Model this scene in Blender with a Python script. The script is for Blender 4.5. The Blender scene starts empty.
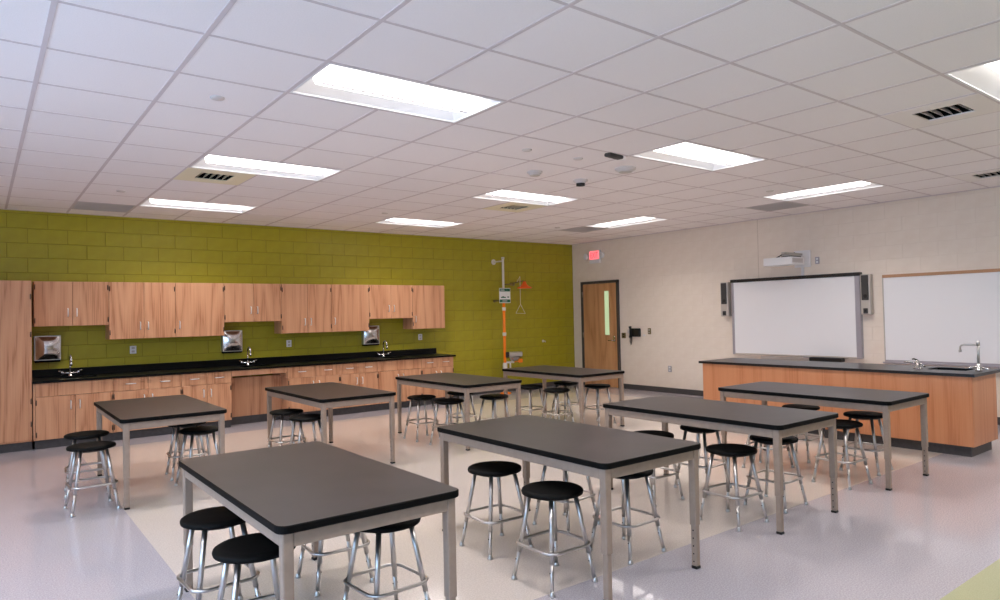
import bpy, bmesh, math, random
from mathutils import Vector, Matrix

random.seed(7)
scene = bpy.context.scene
C = scene.collection

# ------------------------------------------------------------------ camera, world, exposure
# room axes: X runs along the green wall, Y runs from the camera towards it, Z up; metres
F_PX, YAW, PITCH, ROLL, CAM_Z = 679.227, .655212, .021625, -.021346, 1.409
_f = Vector((math.sin(YAW)*math.cos(PITCH), math.cos(YAW)*math.cos(PITCH), math.sin(PITCH)))
_r0 = Vector((math.cos(YAW), -math.sin(YAW), 0)); _u0 = _r0.cross(_f)
_r = math.cos(ROLL)*_r0 + math.sin(ROLL)*_u0; _u = -math.sin(ROLL)*_r0 + math.cos(ROLL)*_u0
cam_data = bpy.data.cameras.new('camera'); cam = bpy.data.objects.new('camera', cam_data); C.objects.link(cam)
cam_data.sensor_fit = 'HORIZONTAL'; cam_data.sensor_width = 36; cam_data.lens = F_PX*36/1000
cam_data.clip_start = .05; cam_data.clip_end = 200
cam.matrix_world = Matrix(((_r.x, _u.x, -_f.x, 0), (_r.y, _u.y, -_f.y, 0), (_r.z, _u.z, -_f.z, CAM_Z), (0, 0, 0, 1)))
scene.camera = cam
def pix(p):
    d = Vector(p) - Vector((0, 0, CAM_Z)); w = d.dot(_f)
    if w < .05: return None
    return 500 + F_PX*d.dot(_r)/w, 300 - F_PX*d.dot(_u)/w
def in_view(pts, m=15):
    q = [pix(p) for p in pts]; q = [a for a in q if a]
    if not q: return False
    xs = [a[0] for a in q]; ys = [a[1] for a in q]
    return max(xs) > -m and min(xs) < 1000+m and max(ys) > -m and min(ys) < 600+m

SKY = 4.5
scene.cycles.diffuse_bounces = 8; scene.cycles.max_bounces = 14
world = bpy.data.worlds.new('world'); scene.world = world; world.use_nodes = True
bg = world.node_tree.nodes['Background']; bg.inputs[0].default_value = (.44, .69, 1, 1); bg.inputs[1].default_value = SKY
scene.view_settings.view_transform = 'Standard'; scene.view_settings.look = 'None'
scene.view_settings.gamma = 1; scene.view_settings.use_curve_mapping = False
scene.view_settings.exposure = 0.77
LAMP_STRENGTH = 1.9        # glow of the lens itself
LAMP_WATTS = 12.6           # light each fixture throws down
LAMP_COLOR = (1, .94, .89, 1)

# ------------------------------------------------------------------ main dimensions
XR, YG, XL, YN, ZC = 9.446, 9.882, -2.79, -2.72, 2.78
GX, GY, TILE = .872, 3.392, .61            # ceiling grid origin and module

# ------------------------------------------------------------------ materials
MAT = {}
def srgb(r, g, b):
    f = lambda c: (c/255/12.92 if c/255 <= .04045 else ((c/255+.055)/1.055)**2.4)
    return (f(r), f(g), f(b), 1)
def mat(name, color, rough=.5, metal=0, spec=.5, emit=None, estr=0, coat=0):
    m = bpy.data.materials.new(name); m.use_nodes = True
    b = m.node_tree.nodes['Principled BSDF']
    b.inputs['Base Color'].default_value = color; b.inputs['Roughness'].default_value = rough
    b.inputs['Metallic'].default_value = metal; b.inputs['Specular IOR Level'].default_value = spec
    b.inputs['Coat Weight'].default_value = coat
    if emit: b.inputs['Emission Color'].default_value = emit; b.inputs['Emission Strength'].default_value = estr
    MAT[name] = m; return m
def nodes(m): return m.node_tree.nodes, m.node_tree.links, m.node_tree.nodes['Principled BSDF']
def noisy(name, c1, c2, scale=40, rough=.5, bump=0, spec=.5, detail=4, stretch=(1, 1, 1), lo=.35, hi=.65, bscale=None, metal=0, coat=0):
    m = mat(name, c1, rough, metal, spec, coat=coat); n, l, b = nodes(m)
    tc = n.new('ShaderNodeTexCoord'); mp = n.new('ShaderNodeMapping'); mp.inputs['Scale'].default_value = stretch
    nz = n.new('ShaderNodeTexNoise'); nz.inputs['Scale'].default_value = scale; nz.inputs['Detail'].default_value = detail
    rp = n.new('ShaderNodeValToRGB'); rp.color_ramp.elements[0].color = c1; rp.color_ramp.elements[1].color = c2
    rp.color_ramp.elements[0].position = lo; rp.color_ramp.elements[1].position = hi
    l.new(tc.outputs['Object'], mp.inputs['Vector']); l.new(mp.outputs['Vector'], nz.inputs['Vector'])
    l.new(nz.outputs['Fac'], rp.inputs['Fac']); l.new(rp.outputs['Color'], b.inputs['Base Color'])
    if bump:
        bp = n.new('ShaderNodeBump'); bp.inputs['Strength'].default_value = bump; bp.inputs['Distance'].default_value = .002
        src = nz
        if bscale:
            src = n.new('ShaderNodeTexNoise'); src.inputs['Scale'].default_value = bscale; l.new(tc.outputs['Object'], src.inputs['Vector'])
        l.new(src.outputs['Fac'], bp.inputs['Height']); l.new(bp.outputs['Normal'], b.inputs['Normal'])
    return m
def wood(name, light, mid, dark, sx=5.0, sz=.45, rings=7, rough=.35):
    m = mat(name, light, rough); n, l, b = nodes(m)
    tc = n.new('ShaderNodeTexCoord'); oi = n.new('ShaderNodeObjectInfo')
    mul = n.new('ShaderNodeMath'); mul.operation = 'MULTIPLY'; mul.inputs[1].default_value = 37
    l.new(oi.outputs['Random'], mul.inputs[0])
    cmb = n.new('ShaderNodeCombineXYZ')
    for i in range(3): l.new(mul.outputs[0], cmb.inputs[i])
    add = n.new('ShaderNodeVectorMath'); add.operation = 'ADD'
    l.new(tc.outputs['Object'], add.inputs[0]); l.new(cmb.outputs[0], add.inputs[1])
    mp = n.new('ShaderNodeMapping'); mp.inputs['Scale'].default_value = (sx, sx, sz); l.new(add.outputs[0], mp.inputs['Vector'])
    nz = n.new('ShaderNodeTexNoise'); nz.inputs['Scale'].default_value = .55; nz.inputs['Detail'].default_value = 2; nz.inputs['Roughness'].default_value = .4
    l.new(mp.outputs[0], nz.inputs['Vector'])
    m2 = n.new('ShaderNodeMath'); m2.operation = 'MULTIPLY'; m2.inputs[1].default_value = rings; l.new(nz.outputs['Fac'], m2.inputs[0])
    fr = n.new('ShaderNodeMath'); fr.operation = 'PINGPONG'; fr.inputs[1].default_value = .5; l.new(m2.outputs[0], fr.inputs[0])
    mp2 = n.new('ShaderNodeMapping'); mp2.inputs['Scale'].default_value = (90, 90, 2.2); l.new(add.outputs[0], mp2.inputs['Vector'])
    n2 = n.new('ShaderNodeTexNoise'); n2.inputs['Scale'].default_value = 1; n2.inputs['Detail'].default_value = 5; l.new(mp2.outputs[0], n2.inputs['Vector'])
    mix = n.new('ShaderNodeMath'); mix.operation = 'MULTIPLY_ADD'; mix.inputs[1].default_value = .9
    l.new(fr.outputs[0], mix.inputs[0]); l.new(n2.outputs['Fac'], mix.inputs[2])
    rp = n.new('ShaderNodeValToRGB'); e = rp.color_ramp.elements
    e[0].position = .42; e[0].color = dark; e[1].position = .95; e[1].color = light
    k = e.new(.62); k.color = mid
    l.new(mix.outputs[0], rp.inputs['Fac']); l.new(rp.outputs['Color'], b.inputs['Base Color'])
    return m

noisy('ceiling_tile', srgb(250, 245, 247), srgb(244, 239, 241), 160, .9, .25, .2)
mat('tee_bar', srgb(214, 204, 207), .7, spec=.2)
mat('fixture_white', srgb(238, 238, 240), .45)
mat('lamp_lens', (1, 1, 1, 1), .4, emit=LAMP_COLOR, estr=LAMP_STRENGTH)
noisy('green_paint', srgb(168, 159, 28), srgb(162, 152, 24), 8, .42, .12, .5, bscale=220)
mat('green_mortar', srgb(142, 133, 19), .6)
noisy('cream_paint', srgb(236, 224, 211), srgb(232, 219, 205), 7, .5, .12, .4, bscale=220)
mat('cream_mortar', srgb(228, 215, 201), .6)
mat('joint_grey', srgb(204, 190, 174), .7)
noisy('rubber_base', srgb(76, 73, 74), srgb(68, 65, 66), 30, .5)
noisy('vinyl_lavender', srgb(200, 194, 200), srgb(170, 164, 172), 130, .13, 0, .5, detail=6, coat=.2)
noisy('vinyl_cream', srgb(224, 213, 205), srgb(206, 194, 186), 120, .12, 0, .5, detail=6, coat=.2)
noisy('vinyl_green', srgb(190, 190, 152), srgb(178, 179, 140), 170, .2, 0, .5, detail=6)
wood('oak', srgb(211, 158, 121), srgb(202, 147, 110), srgb(176, 118, 83), rings=9)
wood('oak_desk', srgb(210, 144, 102), srgb(205, 137, 95), srgb(194, 124, 82), sx=10, sz=.15, rings=4)
wood('oak_door', srgb(206, 156, 112), srgb(196, 144, 99), srgb(172, 120, 78), sx=4)
mat('cabinet_shadow', srgb(120, 78, 52), .6)
noisy('resin_black', srgb(7, 7, 8), srgb(11, 11, 12), 60, .3, 0, .22)
noisy('resin_desk', srgb(20, 19, 20), srgb(28, 27, 28), 60, .3, 0, .55)
noisy('table_grey', srgb(56, 51, 53), srgb(48, 44, 46), 5, .34, 0, .4, detail=6)
mat('edge_black', srgb(6, 6, 6), .6, spec=.12)
noisy('table_paint', srgb(156, 137, 122), srgb(149, 130, 116), 30, .42)
mat('black_plastic', srgb(9, 9, 9), .45)
mat('leg_chrome', (.6, .58, .57, 1), .3, 1)
mat('pull_metal', (.9, .89, .88, 1), .32, .85)
mat('grille_white', srgb(206, 198, 196), .7)
noisy('seat_black', srgb(6, 6, 6), srgb(10, 10, 10), 90, .6, .1, .12)
mat('chrome', (.74, .73, .73, 1), .24, 1)
mat('steel', (.62, .6, .6, 1), .16, 1)
mat('brushed', (.62, .62, .62, 1), .34, 1)
mat('dark_metal', srgb(58, 54, 52), .4, .6)
mat('hinge_metal', srgb(88, 70, 58), .45, .5)
mat('white_plastic', srgb(235, 234, 236), .35)
mat('board_white', srgb(240, 240, 243), .28, coat=.2)
mat('alu', srgb(176, 172, 180), .35, .3)
mat('alu_light', srgb(196, 188, 180), .4, .2)
mat('cork_tan', srgb(186, 142, 108), .7)
mat('grille_dark', srgb(66, 62, 61), .7)
mat('grille_grey', srgb(206, 200, 199), .7)
mat('grille_back', srgb(120, 114, 112), .8)
mat('vent_cream', srgb(240, 232, 205), .6)
mat('vent_white', srgb(242, 236, 234), .6)
mat('device_white', srgb(214, 207, 205), .55)
mat('void', srgb(10, 9, 9), .95, spec=.1)
mat('orange', srgb(252, 132, 8), .35)
mat('orange_head', srgb(246, 104, 30), .4)
mat('galvanised', srgb(222, 217, 208), .45, .0)
mat('sign_green', srgb(16, 100, 70), .5)
mat('sign_white', srgb(236, 238, 236), .5)
mat('brass_plate', srgb(126, 110, 66), .4, .5)
mat('door_frame', srgb(72, 66, 62), .5)
mat('glass_lit', srgb(120, 140, 110), .2, emit=srgb(205, 226, 178), estr=.42)  # glow put on the pane itself for light from the corridor behind
mat('exit_panel', srgb(250, 120, 125), .5, emit=srgb(250, 105, 112), estr=.9)
mat('exit_letter', srgb(235, 40, 50), .5, emit=srgb(235, 30, 45), estr=1.0)
mat('wall_plain', srgb(214, 202, 186), .6)
mat('window_glass', (.9, .95, 1, 1), .05)
nw, lw, bw = nodes(MAT['window_glass'])          # thin clear pane: see-through with a slight gloss
_tr = nw.new('ShaderNodeBsdfTransparent'); _gl = nw.new('ShaderNodeBsdfGlossy'); _gl.inputs['Roughness'].default_value = .02
_mx = nw.new('ShaderNodeMixShader'); _mx.inputs[0].default_value = .06
lw.new(_tr.outputs[0], _mx.inputs[1]); lw.new(_gl.outputs[0], _mx.inputs[2]); lw.new(_mx.outputs[0], nw['Material Output'].inputs['Surface'])

# ------------------------------------------------------------------ mesh builder
class MB:
    def __init__(s): s.bm = bmesh.new(); s.mats = []
    def mi(s, m):
        if m not in s.mats: s.mats.append(m)
        return s.mats.index(m)
    def box(s, x0, x1, y0, y1, z0, z1, b=0, m=None, seg=1):
        r = bmesh.ops.create_cube(s.bm, size=1)['verts']
        for v in r: v.co = Vector(((x0+x1)/2+v.co.x*(x1-x0), (y0+y1)/2+v.co.y*(y1-y0), (z0+z1)/2+v.co.z*(z1-z0)))
        fs = set(f for v in r for f in v.link_faces)
        if m is not None:
            for f in fs: f.material_index = s.mi(m)
        if b > 0:
            es = list(set(e for v in r for e in v.link_edges))
            bmesh.ops.bevel(s.bm, geom=es, offset=b, segments=seg, affect='EDGES', profile=.5)
        return s
    def faces(s, vs, fs, m=None, smooth=False):
        vv = [s.bm.verts.new(v) for v in vs]; out = []
        for f in fs:
            try: ff = s.bm.faces.new([vv[i] for i in f])
            except ValueError: continue
            ff.smooth = smooth
            if m is not None: ff.material_index = s.mi(m)
            out.append(ff)
        return out
    def tube(s, pts, r, seg=8, closed=False, m=None, caps=True):
        pts = [Vector(p) for p in pts]; n = len(pts); rs = r if isinstance(r, (list, tuple)) else [r]*n
        vs = []; fs = []; prev = None
        for i, p in enumerate(pts):
            if closed: t = (pts[(i+1) % n]-pts[i-1]).normalized()
            else: t = (pts[min(i+1, n-1)]-pts[max(i-1, 0)]).normalized()
            if prev is None:
                a = Vector((0, 0, 1)) if abs(t.z) < .9 else Vector((1, 0, 0)); u = t.cross(a).normalized()
            else: u = (prev - t*prev.dot(t)).normalized()
            prev = u; w = t.cross(u)
            for k in range(seg):
                an = 2*math.pi*k/seg; vs.append(p + rs[i]*(math.cos(an)*u+math.sin(an)*w))
        for i in range(n if closed else n-1):
            for k in range(seg):
                a = i*seg+k; b = i*seg+(k+1) % seg; c = ((i+1) % n)*seg+(k+1) % seg; d = ((i+1) % n)*seg+k
                fs.append((a, b, c, d))
        s.faces(vs, fs, m, True)
        if caps and not closed:
            s.faces(vs[:seg], [tuple(reversed(range(seg)))], m); s.faces(vs[-seg:], [tuple(range(seg))], m)
        return s
    def lathe(s, prof, c=(0, 0, 0), seg=24, axis='Z', m=None, smooth=True):
        c = Vector(c); vs = []; fs = []
        for (r, h) in prof:
            for k in range(seg):
                an = 2*math.pi*k/seg; a, b = r*math.cos(an), r*math.sin(an)
                v = {'Z': (a, b, h), 'X': (h, a, b), 'Y': (b, h, a)}[axis]
                vs.append(c+Vector(v))
        for i in range(len(prof)-1):
            for k in range(seg):
                fs.append((i*seg+k, i*seg+(k+1) % seg, (i+1)*seg+(k+1) % seg, (i+1)*seg+k))
        s.faces(vs, fs, m, smooth)
        n = len(prof)
        if prof[0][0] > 1e-5: s.faces(vs[:seg], [tuple(reversed(range(seg)))], m)
        if prof[-1][0] > 1e-5: s.faces(vs[(n-1)*seg:], [tuple(range(seg))], m)
        return s
    def prism(s, poly, z0, z1, m=None, mside=None):
        n = len(poly); vs = [(x, y, z0) for x, y in poly]+[(x, y, z1) for x, y in poly]
        s.faces(vs, [tuple(reversed(range(n))), tuple(range(n, 2*n))], m)
        s.faces(vs, [(i, (i+1) % n, n+(i+1) % n, n+i) for i in range(n)], mside or m)
        return s
    def mesh(s, name, material):
        me = bpy.data.meshes.new(name)
        bmesh.ops.remove_doubles(s.bm, verts=s.bm.verts, dist=1e-5)
        bmesh.ops.recalc_face_normals(s.bm, faces=s.bm.faces)
        s.bm.to_mesh(me); s.bm.free()
        for k in (s.mats or [material]): me.materials.append(MAT[k])
        return me
def link(name, me, parent=None, loc=(0, 0, 0), rz=0):
    o = bpy.data.objects.new(name, me); C.objects.link(o); o.location = loc; o.rotation_euler = (0, 0, rz)
    if parent is not None: o.parent = parent
    return o
def obj(name, mb, material, parent=None, loc=(0, 0, 0), rz=0): return link(name, mb.mesh(name, material), parent, loc, rz)
def tag(o, label, cat, group=None):
    o['label'] = label; o['category'] = cat
    if group: o['group'] = group
    return o
def thing(name, label, cat, loc=(0, 0, 0), rz=0, group=None): return tag(link(name, None, None, loc, rz), label, cat, group)
def struct(o): o['kind'] = 'structure'; return o
def box(*a, **k): return MB().box(*a, **k)
def rrect(x0, x1, y0, y1, r, n=6):
    out = []
    for cx, cy, a0 in ((x1-r, y1-r, 0), (x0+r, y1-r, 90), (x0+r, y0+r, 180), (x1-r, y0+r, 270)):
        for k in range(n+1):
            a = math.radians(a0+90*k/n); out.append((cx+r*math.cos(a), cy+r*math.sin(a)))
    return out

# ------------------------------------------------------------------ floor
CX0, CX1, CY0, CY1 = .865, 8.62, 2.60, 8.82
floor = struct(obj('floor', box(XL, XR, YN, YG, -.1, 0), 'vinyl_lavender'))
obj('cream_field', box(CX0, CX1, CY0, CY1, -.02, .0008), 'vinyl_cream', floor)
obj('green_field', box(CX0, CX1, YN+.3, 1.34, -.02, .0008), 'vinyl_green', floor)

# ------------------------------------------------------------------ walls: backing with painted concrete blocks standing 3 mm proud
BL, BH, J, REC = .4075, .1775, .007, .0035
Z0 = .0775-BH
wall_back = struct(obj('wall_back', box(XL-.15, XR+.15, YG+REC, YG+.2, -.1, 3.1), 'green_mortar'))
wall_right = struct(obj('wall_right', box(XR+.0018, XR+.2, YN-.15, YG+REC, -.1, 3.1), 'cream_mortar'))
def block_mesh(w, h, m):
    c = CH[m]; d = .02; vs = []
    for x0, z0, y in ((0, 0, d), (0, 0, c), (c, c, 0)):
        vs += [(x0, y, z0), (w-x0, y, z0), (w-x0, y, h-z0), (x0, y, h-z0)]
    fs = [(8, 9, 10, 11)]
    for a in (0, 4):
        for i in range(4): fs.append((a+i, a+(i+1) % 4, a+4+(i+1) % 4, a+4+i))
    mb = MB(); mb.faces(vs, fs); return mb.mesh('block', m)
bcache = {}; CH = {'green_paint': .003, 'cream_paint': .0015}
def block(parent, a, z, w, h, m, right=False):
    key = (round(w, 3), round(h, 3), m)
    if key not in bcache: bcache[key] = block_mesh(w, h, m)
    if right: link('block', bcache[key], parent, (XR, a+w, z), -math.pi/2)
    else: link('block', bcache[key], parent, (a, YG, z))
def courses(lo, hi, start, skip, parent, m, right=False):
    k = 0; J = .004 if right else .007
    while Z0+k*BH < ZC:
        z0 = max(Z0+k*BH+J/2, .001); z1 = min(Z0+(k+1)*BH-J/2, ZC+.03)
        s = start + (BL/2 if k % 2 else 0); n0 = math.floor((lo-s)/BL)
        for n in range(n0, n0+60):
            a0 = max(s+n*BL+J/2, lo); a1 = min(s+(n+1)*BL-J/2, hi)
            if a1-a0 < .03: continue
            if skip(a0, a1, z0, z1): continue
            block(parent, a0, z0, a1-a0, z1-z0, m, right)
        k += 1
def skip_green(a0, a1, z0, z1):
    if a1 < -.6: return True
    if z1 < .86 and a1 < 6.16: return True                      # behind base units
    if z0 > 1.38 and z1 < 1.92 and a1 < 6.16: return True      # behind wall units
    if a1 < .47 and z1 < 1.91: return True
    if z0 > 1.2 and z1 < 1.92 and ((1.28 < a0 and a1 < 2.63) or (3.42 < a0 and a1 < 4.77) or (5.56 < a0 and a1 < 6.16)): return True
    return False
courses(-1.6, XR-.002, .47, skip_green, wall_back, 'green_paint')
def skip_right(a0, a1, z0, z1):
    if a1 < .75: return True
    if 8.65 < a0 and a1 < 9.645 and z1 < 2.0: return True
    if 4.33 < a0 and a1 < 6.26 and z0 > .73 and z1 < 1.87: return True
    if a1 < 3.99 and z0 > .7 and z1 < 1.8: return True
    if 2.35 < a0 and a1 < 5.2 and z1 < .7: return True
    return False
# the cream wall has a vertical control joint at Y 5.80
courses(-1.0, 5.795, 5.795-BL*12, skip_right, wall_right, 'cream_paint', True)
courses(5.807, YG-.001, 5.807, skip_right, wall_right, 'cream_paint', True)
obj('control_joint', box(XR+.0008, XR+.01, 5.797, 5.804, .1, ZC), 'joint_grey', wall_right)
# unseen walls behind the camera; the left one has three windows
wall_front = struct(obj('wall_front', box(XL-.15, XR+.15, YN-.2, YN, -.1, 3.1), 'wall_plain'))
WIN = [(-2.2, .0), (.3, 2.5), (2.8, 5.0)]
mb = MB(); ys = [YN-.1]+[v for w in WIN for v in w]+[YG+.1]; WZ0_, WZ1_ = .75, 2.6
mb.box(XL-.2, XL, YN-.1, YG+.1, -.1, WZ0_); mb.box(XL-.2, XL, YN-.1, YG+.1, WZ1_, 3.1)
for i in range(0, len(ys), 2): mb.box(XL-.2, XL, ys[i], ys[i+1], WZ0_, WZ1_)
wall_left = struct(obj('wall_left', mb, 'wall_plain'))
for i, (a, b) in enumerate(WIN):
    fr = MB(); x0, x1 = XL-.12, XL-.06
    for y0, y1, z0, z1 in ((a, b, WZ0_, WZ0_+.05), (a, b, WZ1_-.05, WZ1_), (a, a+.05, WZ0_+.05, WZ1_-.05), (b-.05, b, WZ0_+.05, WZ1_-.05), ((a+b)/2-.025, (a+b)/2+.025, WZ0_+.05, WZ1_-.05)):
        fr.box(x0, x1, y0, y1, z0, z1)
    w = struct(obj('window_%d' % (i+1), fr, 'alu'))
    for y0, y1 in ((a+.05, (a+b)/2-.025), ((a+b)/2+.025, b-.05)):
        obj('pane', box(XL-.092, XL-.088, y0, y1, WZ0_+.05, WZ1_-.05), 'window_glass', w)
    pd = bpy.data.lights.new('window_portal', 'AREA'); pd.shape = 'RECTANGLE'; pd.size = b-a; pd.size_y = WZ1_-WZ0_; pd.cycles.is_portal = True
    po = bpy.data.objects.new('window_portal', pd); C.objects.link(po); po.location = (XL-.02, (a+b)/2, (WZ0_+WZ1_)/2)
    po.rotation_euler = (math.pi/2, 0, -math.pi/2)

# baseboards
struct(obj('baseboard_back', MB().box(6.14, XR, YG-.012, YG, 0, .09, .003), 'rubber_base'))
mb = MB(); mb.box(XR-.012, XR, -1.0, 8.645, 0, .09, .003); mb.box(XR-.012, XR, 9.65, YG-.012, 0, .09, .003)
struct(obj('baseboard_right', mb, 'rubber_base'))

# ------------------------------------------------------------------ ceiling: tiles in a tee grid
NC0, NC1, NR0, NR1 = -6, 14, -10, 10
def gx(c): return GX+TILE*c
def gy(r): return GY+TILE*r
LIGHTS = [  # c0, c1, r0, r1, label
    (1, 3, 0, 1, 'recessed ceiling light above the gap between the third and fourth tables from demonstration desk'),
    (1, 3, 4, 5, 'recessed ceiling light beside the cream supply vent, in line with the sink counter faucets'),
    (1, 3, 8, 9, 'recessed ceiling light close to green wall above the oak sink cabinets'),
    (6, 8, 0, 1, 'recessed ceiling light with dark sensor at its end, above demonstration desk tables'),
    (6, 8, 4, 5, 'recessed ceiling light beside the small supply vent in the middle of the ceiling'),
    (6, 8, 8, 9, 'recessed ceiling light close to green wall near the emergency shower'),
    (11, 12, 5, 7, 'recessed ceiling light turned along the whiteboard wall near the wood door'),
    (11, 12, 0, 2, 'recessed ceiling light turned along the whiteboard wall in front of the projector'),
    (6, 8, -4, -3, 'recessed ceiling light cornering on the white supply vent'),
    (1, 3, -4, -3, 'unseen added ceiling light over the empty floor beside the camera'),  # this and the next four are out of view, added to light the room
    (11, 12, -5, -3, 'unseen added ceiling light turned along the whiteboard wall past the demonstration desk'),
    (-4, -2, 0, 1, 'unseen added ceiling light near the middle window'),
    (-4, -2, 4, 5, 'unseen added ceiling light near the window closest to green wall'),
    (-4, -2, -4, -3, 'unseen added ceiling light near the window farthest from green wall'),
]
VENTS = [(1, 5, 'vent_cream', 'cream square supply vent panel beside a recessed light and the sink wall'),
         (7, 5, 'vent_cream', 'square supply vent panel in mid ceiling touching a recessed light'),
         (7, -3, 'vent_white', 'white square supply vent panel with curved dark slots near a recessed light'),
         (12, -2, 'vent_white', 'square supply vent panel close to the whiteboard wall')]
GRILLES = [(0, 9, 'grey perforated return grille in ceiling above tall oak cabinet'),
           (11, 7, 'grey perforated return grille in ceiling near the exit sign'),
           (12, 2, 'grey perforated return grille in ceiling above the interactive board')]
taken = set()
for c0, c1, r0, r1, _l in LIGHTS:
    for c in range(c0, c1):
        for r in range(r0, r1): taken.add((c, r))
for v in VENTS: taken.add((v[0], v[1]))
for v in GRILLES: taken.add((v[0], v[1]))
ceiling = struct(obj('ceiling', box(XL-.15, XR+.15, YN-.15, YG+.15, 3.0, 3.12), 'wall_plain'))
TW = TILE-.004
tile_me = box(0, TW, 0, TW, 0, .015, .002).mesh('tile', 'ceiling_tile')
rest = MB(); far_edges = {}
for c in range(NC0, NC1+1):
    for r in range(NR0, NR1+1):
        if (c, r) in taken: continue
        x0, x1 = gx(c)+.002, min(gx(c+1)-.002, XR); y0, y1 = gy(r)+.002, min(gy(r+1)-.002, YG)
        if x1-x0 < .01: continue
        if in_view([(x0, y0, ZC), (x1, y0, ZC), (x0, y1, ZC), (x1, y1, ZC)]):
            if c < NC1 and r < NR1: link('tile', tile_me, ceiling, (x0, y0, ZC))
            else:
                k = (round(x1-x0, 3), round(y1-y0, 3))
                if k not in far_edges: far_edges[k] = box(0, x1-x0, 0, y1-y0, 0, .015, .002).mesh('tile', 'ceiling_tile')
                link('tile', far_edges[k], ceiling, (x0, y0, ZC))
        else: rest.box(x0, x1, y0, y1, ZC, ZC+.015)
o = obj('unseen_tiles', rest, 'ceiling_tile', ceiling); o['kind'] = 'stuff'
def inside_light(axis, k, a, b):
    for c0, c1, r0, r1, _ in LIGHTS:
        if axis == 'x' and c0 < k < c1 and a >= r0 and b <= r1: return True
        if axis == 'y' and r0 < k < r1 and a >= c0 and b <= c1: return True
    return False
TB = .012
def runs(axis, k, lo, hi):
    out = []; cur = None
    for a in range(lo, hi):
        if inside_light(axis, k, a, a+1):
            if cur is not None: out.append((cur, a)); cur = None
        elif cur is None: cur = a
    if cur is not None: out.append((cur, hi))
    return out
for c in range(NC0, NC1+1):
    for a, b in runs('x', c, NR0, NR1+1):
        obj('main_tee', box(gx(c)-TB, gx(c)+TB, gy(a), min(gy(b), YG), ZC-.0025, ZC+.003), 'tee_bar', ceiling)
for r in range(NR0, NR1+1):
    for a, b in runs('y', r, NC0, NC1+1):
        obj('cross_tee', box(gx(a), min(gx(b), XR), gy(r)-TB*.8, gy(r)+TB*.8, ZC-.002, ZC+.003), 'tee_bar', ceiling)
obj('edge_angle', box(-2, XR, YG-.02, YG-.0005, ZC-.006, ZC+.001), 'tee_bar', ceiling)
obj('edge_angle', box(XR-.02, XR-.0005, 0, YG-.02, ZC-.006, ZC+.001), 'tee_bar', ceiling)

# recessed lights
def light_meshes():
    L, W = 2*TILE-.03, TILE-.03; hl, hw = L/2, W/2; D = .10; lw = .15
    body = MB(); n = 7
    # flange
    for x0, x1, y0, y1 in ((-hl-.003, hl+.003, -hw-.003, -hw+.012), (-hl-.003, hl+.003, hw-.012, hw+.003), (-hl-.003, -hl+.012, -hw, hw), (hl-.012, hl+.003, -hw, hw)):
        body.box(x0, x1, y0, y1, -.003, .004)
    e = .09  # end plates slope inwards
    prof = [(hw-(hw-lw)*(k/n), D*math.sin(math.pi/2*k/n)) for k in range(n+1)]
    for s in (-1, 1):
        vs = []; fs = []
        for k, (y, z) in enumerate(prof):
            xe = hl-e*(z/D); vs += [(-xe, s*y, z), (xe, s*y, z)]
        for k in range(n): fs.append((2*k, 2*k+1, 2*k+3, 2*k+2))
        body.faces(vs, fs, smooth=True)
        vs = [(s*(hl-e*(z/D)), -y, z) for y, z in prof]+[(s*(hl-e*(z/D)), y, z) for y, z in reversed(prof)]
        body.faces(vs, [tuple(range(len(vs)))])
    body.box(-hl, hl, -hw, hw, D+.01, D+.02)
    lens = MB(); pts = [(-lw, D-.002), (-lw*.97, D-.05), (-lw*.75, D-.085), (0, D-.098), (lw*.75, D-.085), (lw*.97, D-.05), (lw, D-.002)]
    vs = []; xe = hl-e
    for y, z in pts: vs += [(-xe, y, z), (xe, y, z)]
    m = len(pts); fs = [(2*k, 2*k+1, 2*k+3, 2*k+2) for k in range(m-1)]
    lens.faces(vs, fs, smooth=True)
    lens.faces(vs, [tuple(2*k for k in range(m)), tuple(2*k+1 for k in range(m))])
    rail = MB()
    rail.box(-xe, xe, -.011, .011, -.014, -.005)
    return body.mesh('housing', 'fixture_white'), lens.mesh('lens', 'lamp_lens'), rail.mesh('lens_rail', 'alu')
lm = light_meshes()
for c0, c1, r0, r1, lab in LIGHTS:
    rz = 0 if c1-c0 == 2 else math.pi/2
    t = thing('ceiling_light', lab, 'ceiling light', ((gx(c0)+gx(c1))/2, (gy(r0)+gy(r1))/2, ZC), rz, 'recessed ceiling lights')
    link('housing', lm[0], t); link('lens', lm[1], t); link('lens_rail', lm[2], t)
    ld = bpy.data.lights.new('tube', 'AREA'); ld.shape = 'RECTANGLE'; ld.size = 1.0; ld.size_y = .16; ld.energy = LAMP_WATTS
    ld.color = LAMP_COLOR[:3]; ld.spread = math.radians(138)
    lo = bpy.data.objects.new('tube', ld); C.objects.link(lo); lo.parent = t; lo.location = (0, 0, -.002)

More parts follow.
